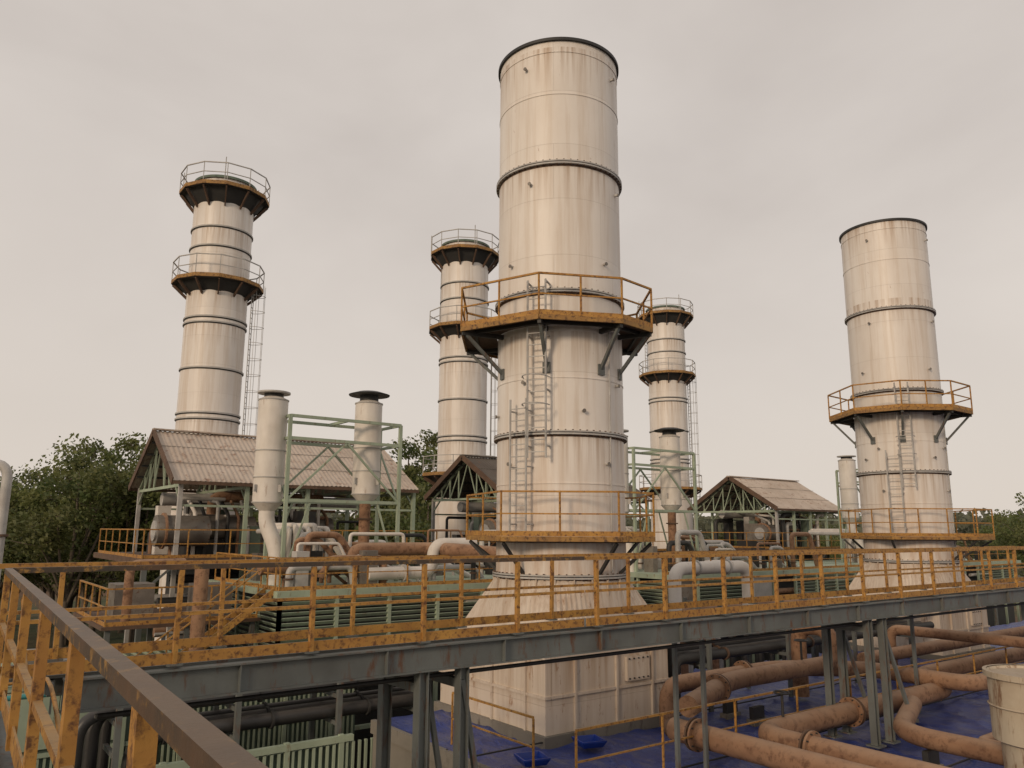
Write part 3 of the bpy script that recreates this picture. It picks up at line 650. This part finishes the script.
for i in range(34):
    Y=rnd.uniform(60,95); X=-Y*rnd.uniform(.36,.74); plant(X,Y,rnd.uniform(.78,1.02)*(.85+.15*Y/75))
plant(-30,64,.97,3); plant(-35,68,1.03,1); plant(-42,66,.98,0); plant(-27.5,62,.8,2); plant(-40,72,1.0,3); plant(-33,60,.95,1)
for i in range(10): Y=rnd.uniform(66,92); plant(-Y*rnd.uniform(.08,.2),Y,rnd.uniform(.95,1.1))
for i in range(12): Y=rnd.uniform(80,120); plant(Y*rnd.uniform(.0,.55),Y,rnd.uniform(.6,.8))
plant(48,72,.72,1); plant(52,74,.68,0); plant(44,78,.66,2); plant(56,80,.75,3); plant(50,76,.8,3)
t=B('distant_treeline'); vs=[];fs=[]
for i in range(60000):
    th=rnd.uniform(-.85,.85); Rr=rnd.uniform(150,230); X=Rr*math.sin(th);Y=Rr*math.cos(th)
    hmax=(12.5+3*mnoise.noise(V((th*14,Rr*.02,0)))+2.0*mnoise.noise(V((th*60,Rr*.05,4))))
    z=hmax*rnd.random()**.6; a,b_=camg(X,Y); p=V((a,b_,z)); s_=rnd.uniform(.4,1.0)
    nrm=V((rnd.gauss(0,1),rnd.gauss(0,1),rnd.gauss(.5,1))).normalized(); u=nrm.orthogonal().normalized()*s_; w2=nrm.cross(u)*.7
    o=len(vs); vs+=[p-u,p+w2,p+u,p-w2]; fs.append((o,o+1,o+2,o+3))
t.add(vs,fs,'farleaf'); t.done()

# ---------------------------------------------------------------- world & sun
el=math.radians(18); sd=V((-.93,-.37,0)).normalized()
W=bpy.data.worlds.new('World'); sc.world=W; W.use_nodes=True; nt=W.node_tree
bg=nt.nodes['Background']; bg.inputs['Strength'].default_value=.1
sky=N(nt,'ShaderNodeTexSky',sky_type='NISHITA'); sky.sun_disc=False; sky.sun_elevation=el; sky.sun_rotation=math.atan2(sd.x,sd.y)%(2*math.pi); sky.dust_density=4
tc=N(nt,'ShaderNodeTexCoord'); mp=N(nt,'ShaderNodeMapping'); mp.inputs['Scale'].default_value=(1,1,1.7); nt.links.new(tc.outputs['Generated'],mp.inputs[0])
nz=N(nt,'ShaderNodeTexNoise'); nz.inputs['Scale'].default_value=2.1; nz.inputs['Detail'].default_value=5; nz.inputs['Roughness'].default_value=.5; nz.inputs['Distortion'].default_value=.25; nt.links.new(mp.outputs[0],nz.inputs['Vector'])
cl=ramp(nt,nz.outputs['Fac'],[(.33,(.59,.53,.485)),(.68,(.73,.665,.61))])
sp=N(nt,'ShaderNodeSeparateXYZ'); nt.links.new(tc.outputs['Generated'],sp.inputs[0])
hz=ramp(nt,sp.outputs[2],[(.0,.95),(.45,.0)])
c=mix(nt,hz,cl,(.76,.68,.605))
vm=N(nt,'ShaderNodeVectorMath',operation='SCALE'); nt.links.new(c,vm.inputs[0]); vm.inputs['Scale'].default_value=10
c=mix(nt,.94,sky.outputs[0],vm.outputs[0]); nt.links.new(c,bg.inputs['Color'])
L=bpy.data.lights.new('sun','SUN'); L.energy=1.5; L.angle=math.radians(10); L.color=(1,.77,.54)
lo=bpy.data.objects.new('sun',L); sc.collection.objects.link(lo)
dirv=-(sd*math.cos(el)+V((0,0,math.sin(el)))); lo.rotation_euler=dirv.to_track_quat('-Z','Y').to_euler()

# ---------------------------------------------------------------- camera
cam=bpy.data.cameras.new('camera'); cam.lens=27.5; cam.clip_end=4000; cam.clip_start=.05
co=bpy.data.objects.new('camera',cam); sc.collection.objects.link(co); sc.camera=co
Mx=Matrix.Rotation(math.atan2(-.6,.8),4,'Z')@Matrix.Rotation(math.radians(90+10.6),4,'X')@Matrix.Rotation(math.radians(.35),4,'Z')
Mx.translation=V((0,0,10)); co.matrix_world=Mx
sc.view_settings.view_transform='Standard'; sc.view_settings.look='None'; sc.view_settings.exposure=0
